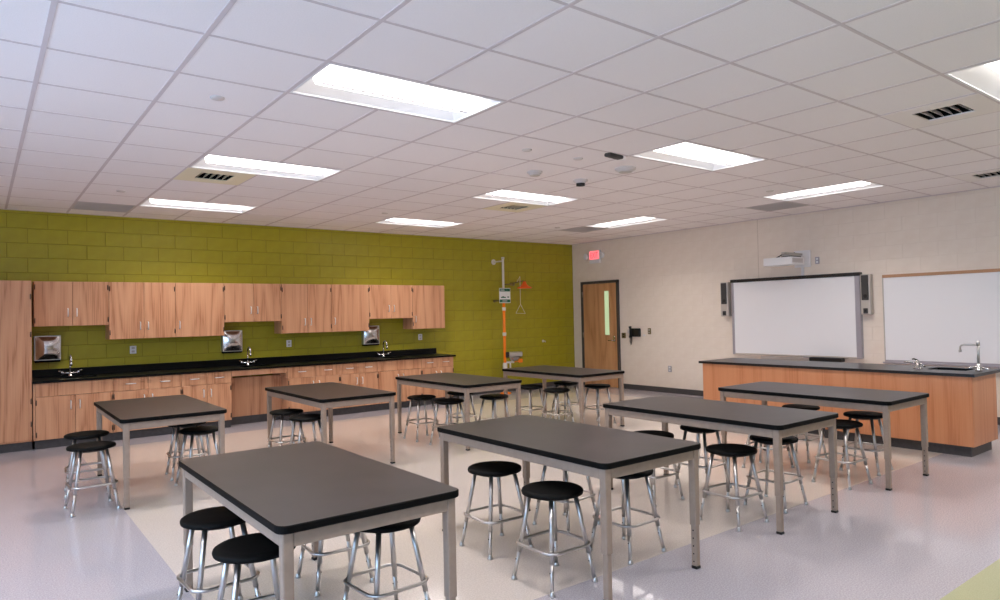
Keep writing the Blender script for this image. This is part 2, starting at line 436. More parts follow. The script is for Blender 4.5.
# supply vents
h = TILE/2-.004
def vent(c, r, m, lab):
    t = thing('supply_vent', lab, 'vent', (gx(c)+TILE/2, gy(r)+TILE/2, ZC), math.pi/2 if r < 0 else 0, 'ceiling supply vents')
    o = .15; fr = MB()
    for x0, x1, y0, y1 in ((-h, h, -h, -o), (-h, h, o, h), (-h, -o, -o, o), (o, h, -o, o)): fr.box(x0, x1, y0, y1, -.004, .006, m=m)
    obj('panel', fr, m, t)
    obj('duct', box(-o, o, -o, o, .075, .09), 'void', t)
    sd = MB()
    for x0, x1, y0, y1 in ((-o-.004, -o, -o, o), (o, o+.004, -o, o), (-o, o, -o-.004, -o), (-o, o, o, o+.004)): sd.box(x0, x1, y0, y1, .006, .08)
    obj('duct_side', sd, 'void', t)
    for k in range(5):
        x = -o+.035+k*.058; b = MB()
        b.faces([(x-.012, -o, .004), (x+.014, -o, .045), (x+.014, o, .045), (x-.012, o, .004), (x-.009, -o, .004), (x+.017, -o, .045), (x+.017, o, .045), (x-.009, o, .004)],
                [(0, 1, 2, 3), (7, 6, 5, 4), (0, 3, 7, 4), (1, 5, 6, 2), (0, 4, 5, 1), (3, 2, 6, 7)])
        obj('louvre', b, m, t)
for v in VENTS: vent(*v)
for c, r, lab in GRILLES:
    t = thing('return_grille', lab, 'vent', (gx(c)+TILE/2, gy(r)+TILE/2, ZC), 0, 'ceiling return grilles')
    f = MB()
    for x0, x1, y0, y1 in ((-h, h, -h, -h+.02), (-h, h, h-.02, h), (-h, -h+.02, -h, h), (h-.02, h, -h, h)): f.box(x0, x1, y0, y1, -.004, .008)
    obj('frame', f, 'grille_grey', t)
    g = MB(); n = 24; w = 2*h-.04
    for k in range(1, n):
        p = -h+.02+w*k/n
        g.box(p-.003, p+.003, -h+.02, h-.02, -.002, .012); g.box(-h+.02, h-.02, p-.003, p+.003, -.002, .012)
    go = obj('eggcrate', g, 'grille_grey', t); go['kind'] = 'stuff'
    obj('backing', box(-h, h, -h, h, .03, .04), 'grille_back', t)

# small ceiling devices
def cdev(c, r): return (gx(c), gy(r), ZC)
sp_me = MB().lathe([(.001, -.012), (.032, -.011), (.042, -.006), (.044, 0), (.044, .01)]).mesh('sprinkler_cap', 'device_white')
SPR = [(4.53, 1.52, 'flat sprinkler cover in the ceiling tile beside the round smoke detector'),
       (5.5, 1.52, 'flat sprinkler cover in the ceiling tile beside the dark occupancy sensor'),
       (.49, 1.54, 'flat sprinkler cover near the light over third and fourth tables'),
       (.51, 7.51, 'flat sprinkler cover near the grey grille above tall cabinet'),
       (5.54, 7.52, 'flat sprinkler cover near the light close to emergency shower'),
       (10.58, 7.54, 'flat sprinkler cover near the grey grille by exit sign'),
       (10.53, 1.5, 'flat sprinkler cover near the light in front of projector')]
for c, r, lab in SPR: tag(link('sprinkler_cover', sp_me, None, cdev(c, r)), lab, 'sprinkler', 'sprinkler covers')
def detector(name, c, r, lab, rad, dark):
    t = thing(name, lab, 'detector', cdev(c, r))
    obj('base', MB().lathe([(rad, .005), (rad, -.012), (rad*.96, -.018), (.001, -.018)]), 'device_white', t)
    obj('cap', MB().lathe([(rad*.78, -.017), (rad*.74, -.032), (rad*.6, -.037), (.001, -.039)]), 'device_white', t)
    obj('sensor_ring' if not dark else 'dome', MB().lathe([(rad*.62, -.036), (rad*.6, -.042 if not dark else -.062), (.001, -.043 if not dark else -.066)]), 'black_plastic' if dark else 'alu_light', t)
detector('smoke_detector', 5.55, 2.55, 'white round smoke detector on ceiling between sprinkler cover and mid-ceiling light', .075, False)
detector('smoke_detector', 6.6, 1.6, 'large white round detector on ceiling beside the end of a recessed light', .1, False)
detector('ceiling_camera', 6.65, 2.65, 'white ceiling sensor with dark dome underneath', .075, True)
t = thing('occupancy_sensor', 'dark boxy sensor on ceiling at the end of a recessed light', 'sensor', cdev(5.76, 1.06), math.radians(8))
obj('body', box(-.1, .1, -.035, .035, -.03, .001, .008), 'grille_dark', t)
obj('end_cap', box(.1, .15, -.03, .03, -.03, .001, .006), 'white_plastic', t)

# ------------------------------------------------------------------ cabinets along the green wall
def pull(x, y, z, L, vertical, parent):
    m = MB(); hf = L/2; d = .028
    if vertical: p = [(x, y, z-hf), (x, y-d*.8, z-hf), (x, y-d, z-hf+.012), (x, y-d, z+hf-.012), (x, y-d*.8, z+hf), (x, y, z+hf)]
    else: p = [(x-hf, y, z), (x-hf, y-d*.8, z), (x-hf+.012, y-d, z), (x+hf-.012, y-d, z), (x+hf, y-d*.8, z), (x+hf, y, z)]
    obj('handle', m.tube(p, .0065, 6), 'pull_metal', parent)
def hinge(x, y, z, parent):
    m = MB(); m.tube([(x, y-.003, z-.03), (x, y-.003, z+.03)], .006, 6); m.box(x-.006, x+.006, y-.001, y+.004, z-.026, z+.026)
    obj('hinge', m, 'hinge_metal', parent)
G = .0022
def door(parent, x0, x1, z0, z1, yf, handle_side=None, hz=None, hinge_side=None, mname='oak', name='door'):
    d = obj(name, box(x0+G, x1-G, yf-.019, yf, z0+G, z1-G, .0015), mname, parent)
    if handle_side is not None:
        hx = x1-.045 if handle_side == 'r' else x0+.045
        pull(hx, yf-.019, hz, .095, True, d)
    if hinge_side:
        hx = x0+.0095 if hinge_side == 'l' else x1-.0095
        for z in (z0+.09*(z1-z0)+.02, z1-.09*(z1-z0)-.02): hinge(hx, yf-.02, z, d)
    return d
def drawer(parent, x0, x1, z0, z1, yf, handle=True):
    d = obj('drawer', box(x0+G, x1-G, yf-.019, yf, z0+G, z1-G, .0015), 'oak', parent)
    if handle: pull((x0+x1)/2, yf-.019, (z0+z1)/2+.005, .1, False, d)
    return d
def carcass(parent, x0, x1, y0, y1, z0, z1):
    return obj('body', box(x0+.0005, x1-.0005, y0, y1, z0, z1, .001), 'oak', parent)
# wall units: front plane
UY = 9.577; ZT, ZB, ZS = 1.915, 1.206, 1.385
k_ = UY/9.552
def ux(v): return v*k_
UNITS = [
  ('short oak wall cabinet over the sink next to tall cabinet', .51, 1.272, ZS, [(.51, .89, 'r', 'l'), (.89, 1.272, 'l', 'r')]),
  ('three-door oak wall cabinet hung beside the tall-cabinet sink', 1.272, 2.631, ZB, [(1.272, 1.659, 'r', 'l'), (1.659, 2.026, 'l', 'r'), (2.026, 2.631, 'l', 'r')]),
  ('short oak wall cabinet over the knee-space sink in the middle', 2.631, 3.417, ZS, [(2.631, 3.027, 'r', 'l'), (3.027, 3.417, 'l', 'r')]),
  ('three-door oak wall cabinet hung between the middle and shower-side sinks', 3.417, 4.779, ZB, [(3.417, 3.795, 'r', 'l'), (3.795, 4.167, 'l', 'r'), (4.167, 4.779, 'l', 'r')]),
  ('short oak wall cabinet over the sink closest to emergency shower', 4.779, 5.548, ZS, [(4.779, 5.16, 'r', 'l'), (5.16, 5.548, 'l', 'r')]),
  ('narrow single-door oak wall cabinet at the shower end of the row', 5.548, 6.162, ZB, [(5.548, 6.162, 'l', 'l')]),
]
for lab, x0, x1, zb, doors in UNITS:
    t = thing('wall_cabinet', lab, 'cabinet', (0, 0, 0), 0, 'oak wall cabinets')
    carcass(t, ux(x0), ux(x1), UY, YG-.0005, zb, ZT)
    for a, b, hs, hg in doors: door(t, ux(a), ux(b), zb, ZT, UY, hs, zb+.16, hg)
# tall cabinet
BY = 9.262
t = thing('tall_cabinet', 'tall floor-standing oak cabinet at the end of the sink counter', 'cabinet')
obj('body', box(-.44, .4755, BY+.02, YG-.0005, .1, ZT-.01, .001), 'oak', t)
obj('toe_kick', box(-.44, .475, BY+.07, YG-.0005, 0, .1), 'rubber_base', t)
door(t, -.44, .018, .115, ZT-.01, BY+.02, 'r', 1.0, 'l'); d = door(t, .018, .475, .115, ZT-.01, BY+.02, 'l', 1.0, 'r')
for z in (.55, 1.3): hinge(.4655, BY, z, d)
# base units
ZW, ZD, ZK = .745, .59, .102
def base(lab, x0, x1):
    t = thing('base_cabinet', lab, 'cabinet', (0, 0, 0), 0, 'oak base cabinets'); return t
def toe(t, x0, x1, y=BY+.06): obj('toe_kick', box(x0, x1, y, YG-.01, 0, ZK), 'rubber_base', t)
def std(lab, x0, xm, x1):
    t = base(lab, x0, x1); carcass(t, x0, x1, BY+.019, YG-.01, ZK, ZW); toe(t, x0, x1)
    drawer(t, x0, xm, ZD, ZW, BY+.019); drawer(t, xm, x1, ZD, ZW, BY+.019)
    door(t, x0, xm, ZK, ZD, BY+.019, 'r', ZD-.11, 'l'); door(t, xm, x1, ZK, ZD, BY+.019, 'l', ZD-.11, 'r')
def sinkbase(lab, x0, x1):
    t = base(lab, x0, x1); carcass(t, x0, x1, BY+.019, YG-.01, ZK, .55); toe(t, x0, x1)
    obj('side', box(x0+.0005, x0+.018, BY+.019, YG-.01, .55, ZW), 'oak', t); obj('side', box(x1-.018, x1-.0005, BY+.019, YG-.01, .55, ZW), 'oak', t)
    obj('false_front', box(x0+G, x1-G, BY, BY+.019, ZD+G, ZW-G, .0015), 'oak', t)
    xm = (x0+x1)/2
    door(t, x0, xm, ZK, ZD, BY+.019, 'r', ZD-.11, 'l'); door(t, xm, x1, ZK, ZD, BY+.019, 'l', ZD-.11, 'r')
sinkbase('oak sink base cabinet next to the tall cabinet', .503, 1.271)
obj('filler_strip', box(.483, .5025, BY+.004, BY+.03, ZK, ZW, .001), 'oak', [o for o in C.objects if o.name == 'base_cabinet'][0])
std('oak base cabinet with two wide drawers beside the tall-cabinet sink', 1.271, 1.648, 2.03)
std('oak base cabinet with two narrow drawers beside the open knee space', 2.03, 2.333, 2.637)
t = base('open oak knee-space sink unit in the middle of the counter', 2.637, 3.392)
obj('apron', box(2.637+G, 3.392-G, BY, BY+.019, .672, ZW, .0015), 'oak', t)
obj('back_panel', box(2.638, 3.391, 9.52, 9.54, ZK, .63), 'oak', t)
obj('side', box(2.6375, 2.655, BY+.02, 9.54, .6, ZW-.001), 'oak', t); obj('side', box(3.374, 3.3915, BY+.02, 9.54, .6, ZW-.001), 'oak', t)
obj('toe_kick', box(2.638, 3.391, 9.515, 9.55, 0, ZK), 'rubber_base', t)
std('oak base cabinet with two wide drawers beyond the open knee space', 3.392, 3.794, 4.16)
std('oak base cabinet with two narrow drawers beside the shower-side sink', 4.16, 4.463, 4.77)
sinkbase('oak sink base cabinet with a long false front closest to the shower', 4.77, 5.533)
std('oak end base cabinet with two narrow drawers nearest the emergency shower', 5.533, 5.839, 6.134)
# worktop with three sink cut-outs
t = thing('worktop', 'long black resin worktop over the oak cabinets along green wall', 'worktop')
SX = [.95, 3.06, 5.19]; SW, SY0, SY1 = .2, 9.42, 9.70; mb = MB(); zt = .772
edges = [.478]+[v for s in SX for v in (s-SW, s+SW)]+[6.165]
mb.box(.478, 6.165, 9.232, SY0, ZW, zt); mb.box(.478, 6.165, SY1, YG-.001, ZW, zt)
for i in range(0, len(edges), 2): mb.box(edges[i], edges[i+1], SY0, SY1, ZW, zt)
obj('slab', mb, 'resin_black', t)
tag(obj('splashback', box(.478, 6.19, YG-.022, YG-.0005, zt, .866, .002), 'resin_black'), 'low black resin splashback strip standing along the green wall', 'splashback')
for s in SX:
    b = MB(); d = .012; z0 = .68 if s == SX[1] else .56
    b.box(s-SW, s+SW, SY0, SY1, z0, z0+.012)
    for x0, x1, y0, y1 in ((s-SW, s-SW+d, SY0, SY1), (s+SW-d, s+SW, SY0, SY1), (s-SW, s+SW, SY0, SY0+d), (s-SW, s+SW, SY1-d, SY1)): b.box(x0, x1, y0, y1, z0, ZW-.0005)
    tag(obj('sink', b, 'resin_black'), 'black sink bowl let into the worktop '+{0: 'next to the tall cabinet', 1: 'over the knee space', 2: 'closest to emergency shower'}[SX.index(s)], 'sink', 'worktop sinks')
def arc(c, r, a0, a1, n, plane='yz'):
    out = []
    for k in range(n+1):
        a = math.radians(a0+(a1-a0)*k/n); u, v = r*math.cos(a), r*math.sin(a)
        out.append((c[0], c[1]+u, c[2]+v) if plane == 'yz' else (c[0]+u, c[1], c[2]+v))
    return out
def faucet(x, y, z, lab, rz=0):
    t = thing('lab_faucet', lab, 'faucet', (x, y, z), rz, 'sink faucets')
    obj('base', MB().lathe([(.028, 0), (.028, .008), (.018, .016), (.016, .055), (.001, .057)], seg=16).tube([(-.085, 0, .04), (.085, 0, .04)], .011, 8), 'chrome', t)
    pts = [(0, 0, .05), (0, 0, .2)] + arc((0, -.06, .2), .06, 0, 180, 8) + [(0, -.12, .17)]
    obj('spout', MB().tube(pts, .0095, 8).lathe([(.013, .13), (.013, .175)], (0, -.12, 0), 10), 'chrome', t)
    for s in (-1, 1):
        h = MB().lathe([(.015, .02), (.015, .06), (.01, .066)], (s*.085, 0, 0), 12)
        h.tube([(s*.085, 0, .062), (s*.12, -.03, .07)], .006, 6); obj('handle', h, 'chrome', t)
faucet(.886, 9.78, zt, 'chrome gooseneck faucet at the sink next to tall cabinet')
faucet(3.01, 9.78, zt, 'chrome gooseneck faucet at the sink over the knee space')
faucet(5.14, 9.78, zt, 'chrome gooseneck faucet at the sink closest to emergency shower')
# paper towel dispensers
def dispenser(x0, x1, z0, z1, lab):
    t = thing('towel_dispenser', lab, 'dispenser', ((x0+x1)/2, YG, z0), 0, 'paper towel dispensers')
    w, hh, D = (x1-x0)/2, z1-z0, .085
    obj('case', box(-w, w, -D, -.0005, 0, hh, .004), 'brushed', t)
    m = MB(); n = 10; vs = []; fs = []; a, b = w-.012, hh-.024
    for i in range(n+1):
        for j in range(n+1):
            u, v = -1+2*i/n, -1+2*j/n
            vs.append((u*a, -D-.002-.045*(1-u**2)*(1-v**2*.6)*(1-abs(v)**6), .012+(v+1)/2*b))
    for i in range(n):
        for j in range(n): q = i*(n+1)+j; fs.append((q, q+n+1, q+n+2, q+1))
    m.faces(vs, fs, smooth=True); obj('cover', m, 'steel', t)
    obj('outlet_slot', box(-w*.95, w*.95, -D+.004, -.01, -.022, -.0005, .003), 'void', t)
dispenser(.524, .795, .975, 1.272, 'polished steel paper towel dispenser beside the tall cabinet')
dispenser(2.675, 2.945, .975, 1.27, 'polished steel paper towel dispenser at the knee-space sink')
dispenser(4.81, 5.085, .985, 1.277, 'polished steel paper towel dispenser at the sink closest to the shower')
# outlets and plates
def plate_y(x, z, w, hgt, lab, m='white_plastic', name='outlet_plate', cat='outlet', grp=None):
    t = thing(name, lab, cat, (x, YG, z), 0, grp)
    obj('plate', box(-w/2, w/2, -.007, -.0005, -hgt/2, hgt/2, .002), m, t)
    for s in (-1, 1): obj('socket', box(-w*.24, w*.24, -.0095, -.007, s*hgt*.22-hgt*.13, s*hgt*.22+hgt*.13, .001), 'alu_light', t)
plate_y(1.587, 1.057, .075, .1, 'white outlet plate on green wall between tall-cabinet and knee-space sinks', grp='green wall outlets')
plate_y(3.64, 1.05, .075, .1, 'white outlet plate on green wall just beyond the knee-space faucet', grp='green wall outlets')
plate_y(5.885, 1.063, .075, .1, 'white outlet plate on green wall beyond the shower-side faucet', grp='green wall outlets')

# ------------------------------------------------------------------ emergency shower on the green wall
px, py = 7.46, 9.6
t = thing('emergency_shower', 'orange emergency shower and eyewash post in front of green wall', 'safety shower', (px, py, 0))
obj('floor_flange', MB().lathe([(.1, 0), (.1, .012), (.045, .03), (.03, .06)]), 'orange', t)
obj('post', MB().tube([(0, 0, .02), (0, 0, 1.87)], .026, 12), 'orange', t)
obj('supply_pipe', MB().tube([(0, 0, 1.87), (0, 0, 2.43)], .021, 10).lathe([(.028, 2.4), (.028, 2.44)], seg=10), 'galvanised', t)
obj('wall_bracket', MB().tube([(0, 0, 2.37), (0, YG-py-.012, 2.37)], .012, 8).lathe([(.05, YG-py-.012), (.05, YG-py-.0005)], (0, 0, 2.37), 16, 'Y'), 'galvanised', t)
obj('wall_bracket', MB().tube([(0, 0, 1.66), (0, YG-py-.012, 1.66)], .01, 8).lathe([(.026, YG-py-.012), (.026, YG-py-.0005)], (0, 0, 1.66), 16, 'Y'), 'brass_plate', t)
for z in (1.51, 1.06): obj('coupling', MB().lathe([(.032, z-.03), (.034, z-.02), (.034, z+.02), (.032, z+.03)], seg=12), 'galvanised', t)
obj('shower_arm', MB().tube([(0, 0, 1.95), (.1, 0, 1.95), (.36, 0, 2.0), (.46, 0, 2.02), (.49, 0, 2.0), (.49, 0, 1.97)], .011, 8).lathe([(.03, .17), (.03, .24)], (0, 0, 1.955), 10, 'X'), 'brass_plate', t)
obj('shower_head', MB().lathe([(.028, 2.01), (.035, 1.985), (.05, 1.955), (.085, 1.92), (.132, 1.9), (.14, 1.89), (.136, 1.882), (.001, 1.886)], (.49, 0, 0), 24), 'orange_head', t)
hd = obj('pull_rod', MB().tube([(.37, -.02, 2.1), (.37, -.02, 1.59)], .004, 6).tube([(.3, -.02, 2.0), (.37, -.02, 2.1), (.37, -.02, 2.0)], .004, 6), 'galvanised', t)
obj('pull_triangle', MB().tube([(.37, -.02, 1.59), (.26, -.02, 1.43), (.48, -.02, 1.42)], .006, 6, closed=True), 'galvanised', hd)
ew = MB(); ew.lathe([(.03, .56), (.1, .6), (.13, .64), (.132, .645), (.09, .61), (.02, .59)], (.2, 0, 0), 18)
obj('eyewash_bowl', ew, 'steel', t)
obj('eyewash_arm', MB().tube([(0, 0, .55), (.2, 0, .55), (.2, 0, .59)], .016, 8), 'galvanised', t)
obj('eyewash_cover', MB().box(.06, .36, -.07, .07, .645, .735, .02, seg=2), 'brushed', t)
obj('cover_bracket', MB().box(.0, .07, -.05, .05, .64, .74, .01), 'dark_metal', t)
obj('paddle', MB().box(.3, .4, -.02, .0, .53, .6, .008).tube([(.2, -.01, .55), (.33, -.01, .56)], .008, 6), 'orange', t)
obj('valve', MB().lathe([(.035, .42), (.04, .45), (.04, .52), (.03, .55)], (.0, 0, 0), 12).tube([(.12, 0, .55), (.12, 0, .44)], .014, 8), 'galvanised', t)
s = thing('safety_sign', 'green and white safety sign hung on the orange shower post', 'sign', (7.46, 9.565, 1.617))
obj('plate', box(-.125, .125, -.004, 0, 0, .265, .001), 'sign_white', s)
obj('header_band', box(-.118, .118, -.0055, -.004, .205, .255), 'sign_green', s)
obj('footer_band', box(-.118, .118, -.0055, -.004, .01, .062), 'sign_green', s)
m = MB(); m.box(-.09, .02, -.0055, -.004, .09, .108); m.box(.055, .09, -.0055, -.004, .095, .115); m.box(-.06, -.02, -.0055, -.004, .108, .118)
obj('pictogram', m, 'sign_green', s)
m = MB(); m.box(-.1, -.01, -.0065, -.0055, .224, .236); m.box(-.06, .05, -.0065, -.0055, .03, .04); obj('print', m, 'sign_white', s)
t = thing('hose_bib', 'small metal fitting on green wall right of the eyewash', 'valve', (8.616, YG, .885))
obj('flange', MB().lathe([(.022, -.01), (.025, -.0005)], axis='Y', seg=14), 'galvanised', t)
obj('stem', MB().tube([(0, -.01, 0), (0, -.06, 0), (0, -.07, -.02)], .01, 8), 'galvanised', t)

# ------------------------------------------------------------------ door, exit sign and fittings on the cream wall
D0, D1, DT = 8.70, 9.572, 1.962
dr = struct(obj('door_1', box(XR-.03, XR+.01, D0, D1, .006, DT, .001), 'oak_door'))
m = MB(); m.box(XR-.045, XR+.0, D0-.05, D0-.003, 0, DT+.05, .003); m.box(XR-.045, XR, D1+.003, D1+.055, 0, DT+.05, .003); m.box(XR-.045, XR, D0-.05, D1+.055, DT+.003, DT+.052, .003)
obj('door_frame', m, 'door_frame', dr)
gl = obj('vision_pane', box(XR-.034, XR-.0305, 8.886, 9.0, .985, 1.815), 'glass_lit', dr)
m = MB()
for y0, y1, z0, z1 in ((8.872, 8.886, .971, 1.829), (9.0, 9.014, .971, 1.829), (8.886, 9.0, .971, .985), (8.886, 9.0, 1.815, 1.829)): m.box(XR-.038, XR-.03, y0, y1, z0, z1)
obj('pane_bead', m, 'oak_door', dr)
m = MB().lathe([(.03, -.045), (.032, -.03)], (XR, 8.775, .885), 14, 'X'); m.tube([(XR-.04, 8.775, .885), (XR-.075, 8.775, .885), (XR-.08, 8.8, .885), (XR-.08, 8.89, .88)], .01, 8)
obj('door_handle', m, 'steel', dr)
obj('deadbolt', MB().lathe([(.022, -.045), (.025, -.03)], (XR, 8.775, .945), 14, 'X'), 'steel', dr)
for z in (.2, .98, 1.77): obj('door_hinge', MB().tube([(XR-.05, D1+.004, z-.05), (XR-.05, D1+.004, z+.05)], .008, 6), 'steel', dr)

t = thing('exit_sign', 'white exit sign with glowing red face and two lamp heads above door', 'sign', (XR, 9.225, 2.36))
obj('housing', box(-.05, -.0005, -.14, .14, 0, .245, .006), 'white_plastic', t)
obj('face', box(-.053, -.05, -.125, .125, .075, .235), 'exit_panel', t)
cu = bpy.data.curves.new('exit_letters', 'FONT'); cu.body = 'EXIT'; cu.size = .16; cu.align_x = 'CENTER'; cu.extrude = .001
to = bpy.data.objects.new('exit_letters_tmp', cu); C.objects.link(to)
bpy.context.view_layer.update()
me = bpy.data.meshes.new_from_object(to.evaluated_get(bpy.context.evaluated_depsgraph_get())); bpy.data.objects.remove(to)
me.materials.clear(); me.materials.append(MAT['exit_letter'])
for v in me.vertices: x, y, z = v.co; v.co = (-.0545-z, -x*.62, .098+y*1.0)
me.flip_normals(); link('exit_letters', me, t)
for s in (-1, 1):
    l = obj('lamp_head', MB().lathe([(.03, -.02), (.055, -.04), (.06, -.075), (.055, -.08), (.001, -.078)], (0, s*.21, .14), 18, 'X'), 'white_plastic', t)
    obj('lamp_arm', MB().tube([(-.025, s*.13, .13), (-.03, s*.2, .14)], .015, 8), 'white_plastic', l)
def plate_x(y, z, w, hgt, lab, m, name, cat, mark='alu_light', grp=None):
    t = thing(name, lab, cat, (XR, y, z), 0, grp)
    obj('plate', box(-.008, -.0005, -w/2, w/2, -hgt/2, hgt/2, .002), m, t)
    for s in (-1, 1): obj('insert', box(-.012, -.008, -w*.22, w*.22, s*hgt*.22-hgt*.12, s*hgt*.22+hgt*.12, .001), mark, t)
plate_x(8.565, .977, .1, .1, 'square brass switch plate between door and black telephone', 'brass_plate', 'switch_plate', 'switch', 'dark_metal')
plate_x(7.957, 1.06, .07, .105, 'narrow brass switch plate on cream wall past the telephone', 'brass_plate', 'switch_plate', 'switch', 'alu_light')
plate_x(7.527, .413, .075, .105, 'outlet with dark rim low on cream wall beside the desk', 'alu', 'outlet_plate', 'outlet', 'white_plastic')
plate_x(4.882, 2.082, .06, .1, 'outlet with dark rim high on cream wall beside the projector', 'alu', 'outlet_plate', 'outlet', 'white_plastic')
plate_x(8.075, .985, .05, .03, 'small white plate on cream wall beside telephone', 'white_plastic', 'wall_plate', 'plate', 'alu_light')
t = thing('wall_telephone', 'black wall telephone hanging on the cream wall beside door', 'telephone', (XR, 8.27, 1.02))
obj('body', box(-.06, -.0005, -.12, .1, -.06, .09, .01), 'black_plastic', t)
obj('handset', MB().tube([(-.09, .06, .12), (-.075, .07, .08), (-.075, .07, -.03), (-.09, .06, -.07)], [.028, .018, .018, .028], 8), 'black_plastic', t)
obj('cord', MB().tube([(-.06, .085, -.05), (-.05, .1, -.15), (-.04, .09, -.21), (-.04, .075, -.15), (-.04, .07, -.06)], .009, 6), 'black_plastic', t)
obj('keypad', box(-.064, -.06, -.1, -.01, -.04, .06, .002), 'dark_metal', t)
obj('cradle', box(-.07, -.02, .1, .15, .0, .07, .01), 'grille_grey', t)

# ------------------------------------------------------------------ interactive board, speakers, projector, whiteboard
t = thing('interactive_board', 'large white interactive board with dark top rail on cream wall', 'whiteboard', (XR, 0, 0))
B0, B1, BZ0, BZ1 = 4.281, 6.246, .713, 1.876
obj('panel', box(-.055, -.0005, B0+.01, B1-.01, BZ0+.01, BZ1-.02, .003), 'board_white', t)
obj('frame_side', box(-.066, -.0005, B0, B0+.07, BZ0, BZ1-.03, .006), 'alu', t)
obj('frame_side', box(-.066, -.0005, B1-.04, B1, BZ0, BZ1-.03, .006), 'alu', t)
obj('frame_bottom', box(-.064, -.0005, B0+.04, B1-.04, BZ0, BZ0+.022, .004), 'alu_light', t)
obj('top_rail', box(-.075, -.0005, B0-.01, B1+.01, BZ1-.045, BZ1+.002, .006), 'dark_metal', t)
tr = obj('pen_tray', MB().box(-.17, -.06, 4.52, 5.71, .666, .69, .004).box(-.15, -.14, 4.97, 5.71, .69, .708, .002), 'brushed', t)
obj('eraser_holder', box(-.2, -.07, 4.5, 4.95, .664, .72, .012), 'black_plastic', tr)
for k in range(4): obj('pen', MB().tube([(-.105, 5.04+k*.16, .699), (-.105, 5.17+k*.16, .699)], .009, 8), ['alu', 'grille_grey', 'alu_light', 'alu'][k], tr)
obj('tray_stem', box(-.06, -.01, 4.9, 5.1, .675, .715, .002), 'alu', tr)
def speaker(y0, y1, z0, z1, lab):
    t = thing('wall_speaker', lab, 'speaker', (XR, (y0+y1)/2, z0), 0, 'board speakers')
    w, hh = (y1-y0)/2, z1-z0
    obj('case', box(-.1, -.0005, -w, w, 0, hh, .012, seg=2), 'alu_light', t)
    obj('grille', box(-.108, -.1, -w*.72, w*.72, hh*.36, hh*.975, .006), 'grille_dark', t)
    obj('woofer', MB().lathe([(w*.42, -.1085), (w*.36, -.112), (w*.2, -.1085), (.001, -.11)], (0, 0, hh*.46), 16, 'X'), 'dark_metal', t)
    obj('control_panel', box(-.105, -.1, -w*.45, w*.45, hh*.03, hh*.16, .004), 'grille_dark', t)
    obj('knob', MB().lathe([(.012, -.115), (.014, -.104)], (0, 0, hh*.09), 12, 'X'), 'black_plastic', t)
speaker(6.285, 6.42, 1.305, 1.845, 'slim grey speaker with dark grille on door side of interactive board')
speaker(4.135, 4.262, 1.305, 1.845, 'slim grey speaker with dark grille between interactive board and whiteboard')
t = thing('projector', 'white short-throw projector on a wall arm above the interactive board', 'projector', (XR, 0, 0))
obj('wall_plate', box(-.03, -.0005, 4.975, 5.21, 2.0, 2.24, .004), 'white_plastic', t)
obj('arm', MB().box(-.5, -.03, 5.08, 5.14, 2.17, 2.2, .004).box(-.42, -.2, 5.05, 5.17, 2.15, 2.17, .003), 'alu_light', t)
pb = MB(); pb.prism([(-.52, 4.98), (-.17, 4.98), (-.17, 5.42), (-.26, 5.44), (-.46, 5.44), (-.52, 5.40)], 2.025, 2.13)
body = pb.bm; bmesh.ops.bevel(body, geom=[e for e in body.edges], offset=.012, segments=2, affect='EDGES')
o = obj('body', pb, 'white_plastic', t)
obj('lens', MB().lathe([(.035, 2.13), (.04, 2.145), (.03, 2.15), (.001, 2.147)], (-.3, 5.3, 0), 16), 'void', o)
obj('vent_slots', box(-.5, -.22, 4.974, 4.981, 2.05, 2.11, .002), 'grille_grey', o)
obj('mount', MB().tube([(-.3, 5.11, 2.12), (-.3, 5.11, 2.16)], .04, 10).box(-.42, -.16, 5.03, 5.19, 2.135, 2.15, .004).tube([(-.36, 5.06, 2.14), (-.36, 5.2, 2.19), (-.24, 5.24, 2.15)], .01, 6).tube([(-.2, 5.1, 2.2), (-.26, 5.25, 2.19), (-.32, 5.3, 2.15)], .009, 6), 'dark_metal', t)
obj('cable_cover', box(-.02, -.0005, 5.08, 5.115, 1.88, 2.01, .003), 'white_plastic', t)

t = thing('whiteboard', 'wide plain whiteboard with tan rail behind the demonstration desk faucet', 'whiteboard', (XR, 0, 0))
W0, W1, WZ0, WZ1 = .95, 4.0, .71, 1.785
obj('panel', box(-.02, -.0005, W0, W1, WZ0, WZ1, .002), 'board_white', t)
obj('map_rail', box(-.03, -.0005, W0, W1+.01, WZ1, WZ1+.038, .003), 'cork_tan', t)
obj('frame_side', box(-.024, -.0005, W1, W1+.012, WZ0, WZ1), 'alu_light', t)
tr = MB(); n = [(-.001, .662), (-.06, .662), (-.085, .675), (-.085, .69), (-.05, .682), (-.02, .69), (-.02, .712), (-.001, .712)]
vs = [(x, W0, z) for x, z in n]+[(x, W1+.01, z) for x, z in n]; q = len(n)
tr.faces(vs, [tuple(range(q)), tuple(reversed(range(q, 2*q)))]+[(i, q+i, q+(i+1) % q, (i+1) % q) for i in range(q)])
obj('marker_tray', tr, 'alu', t)

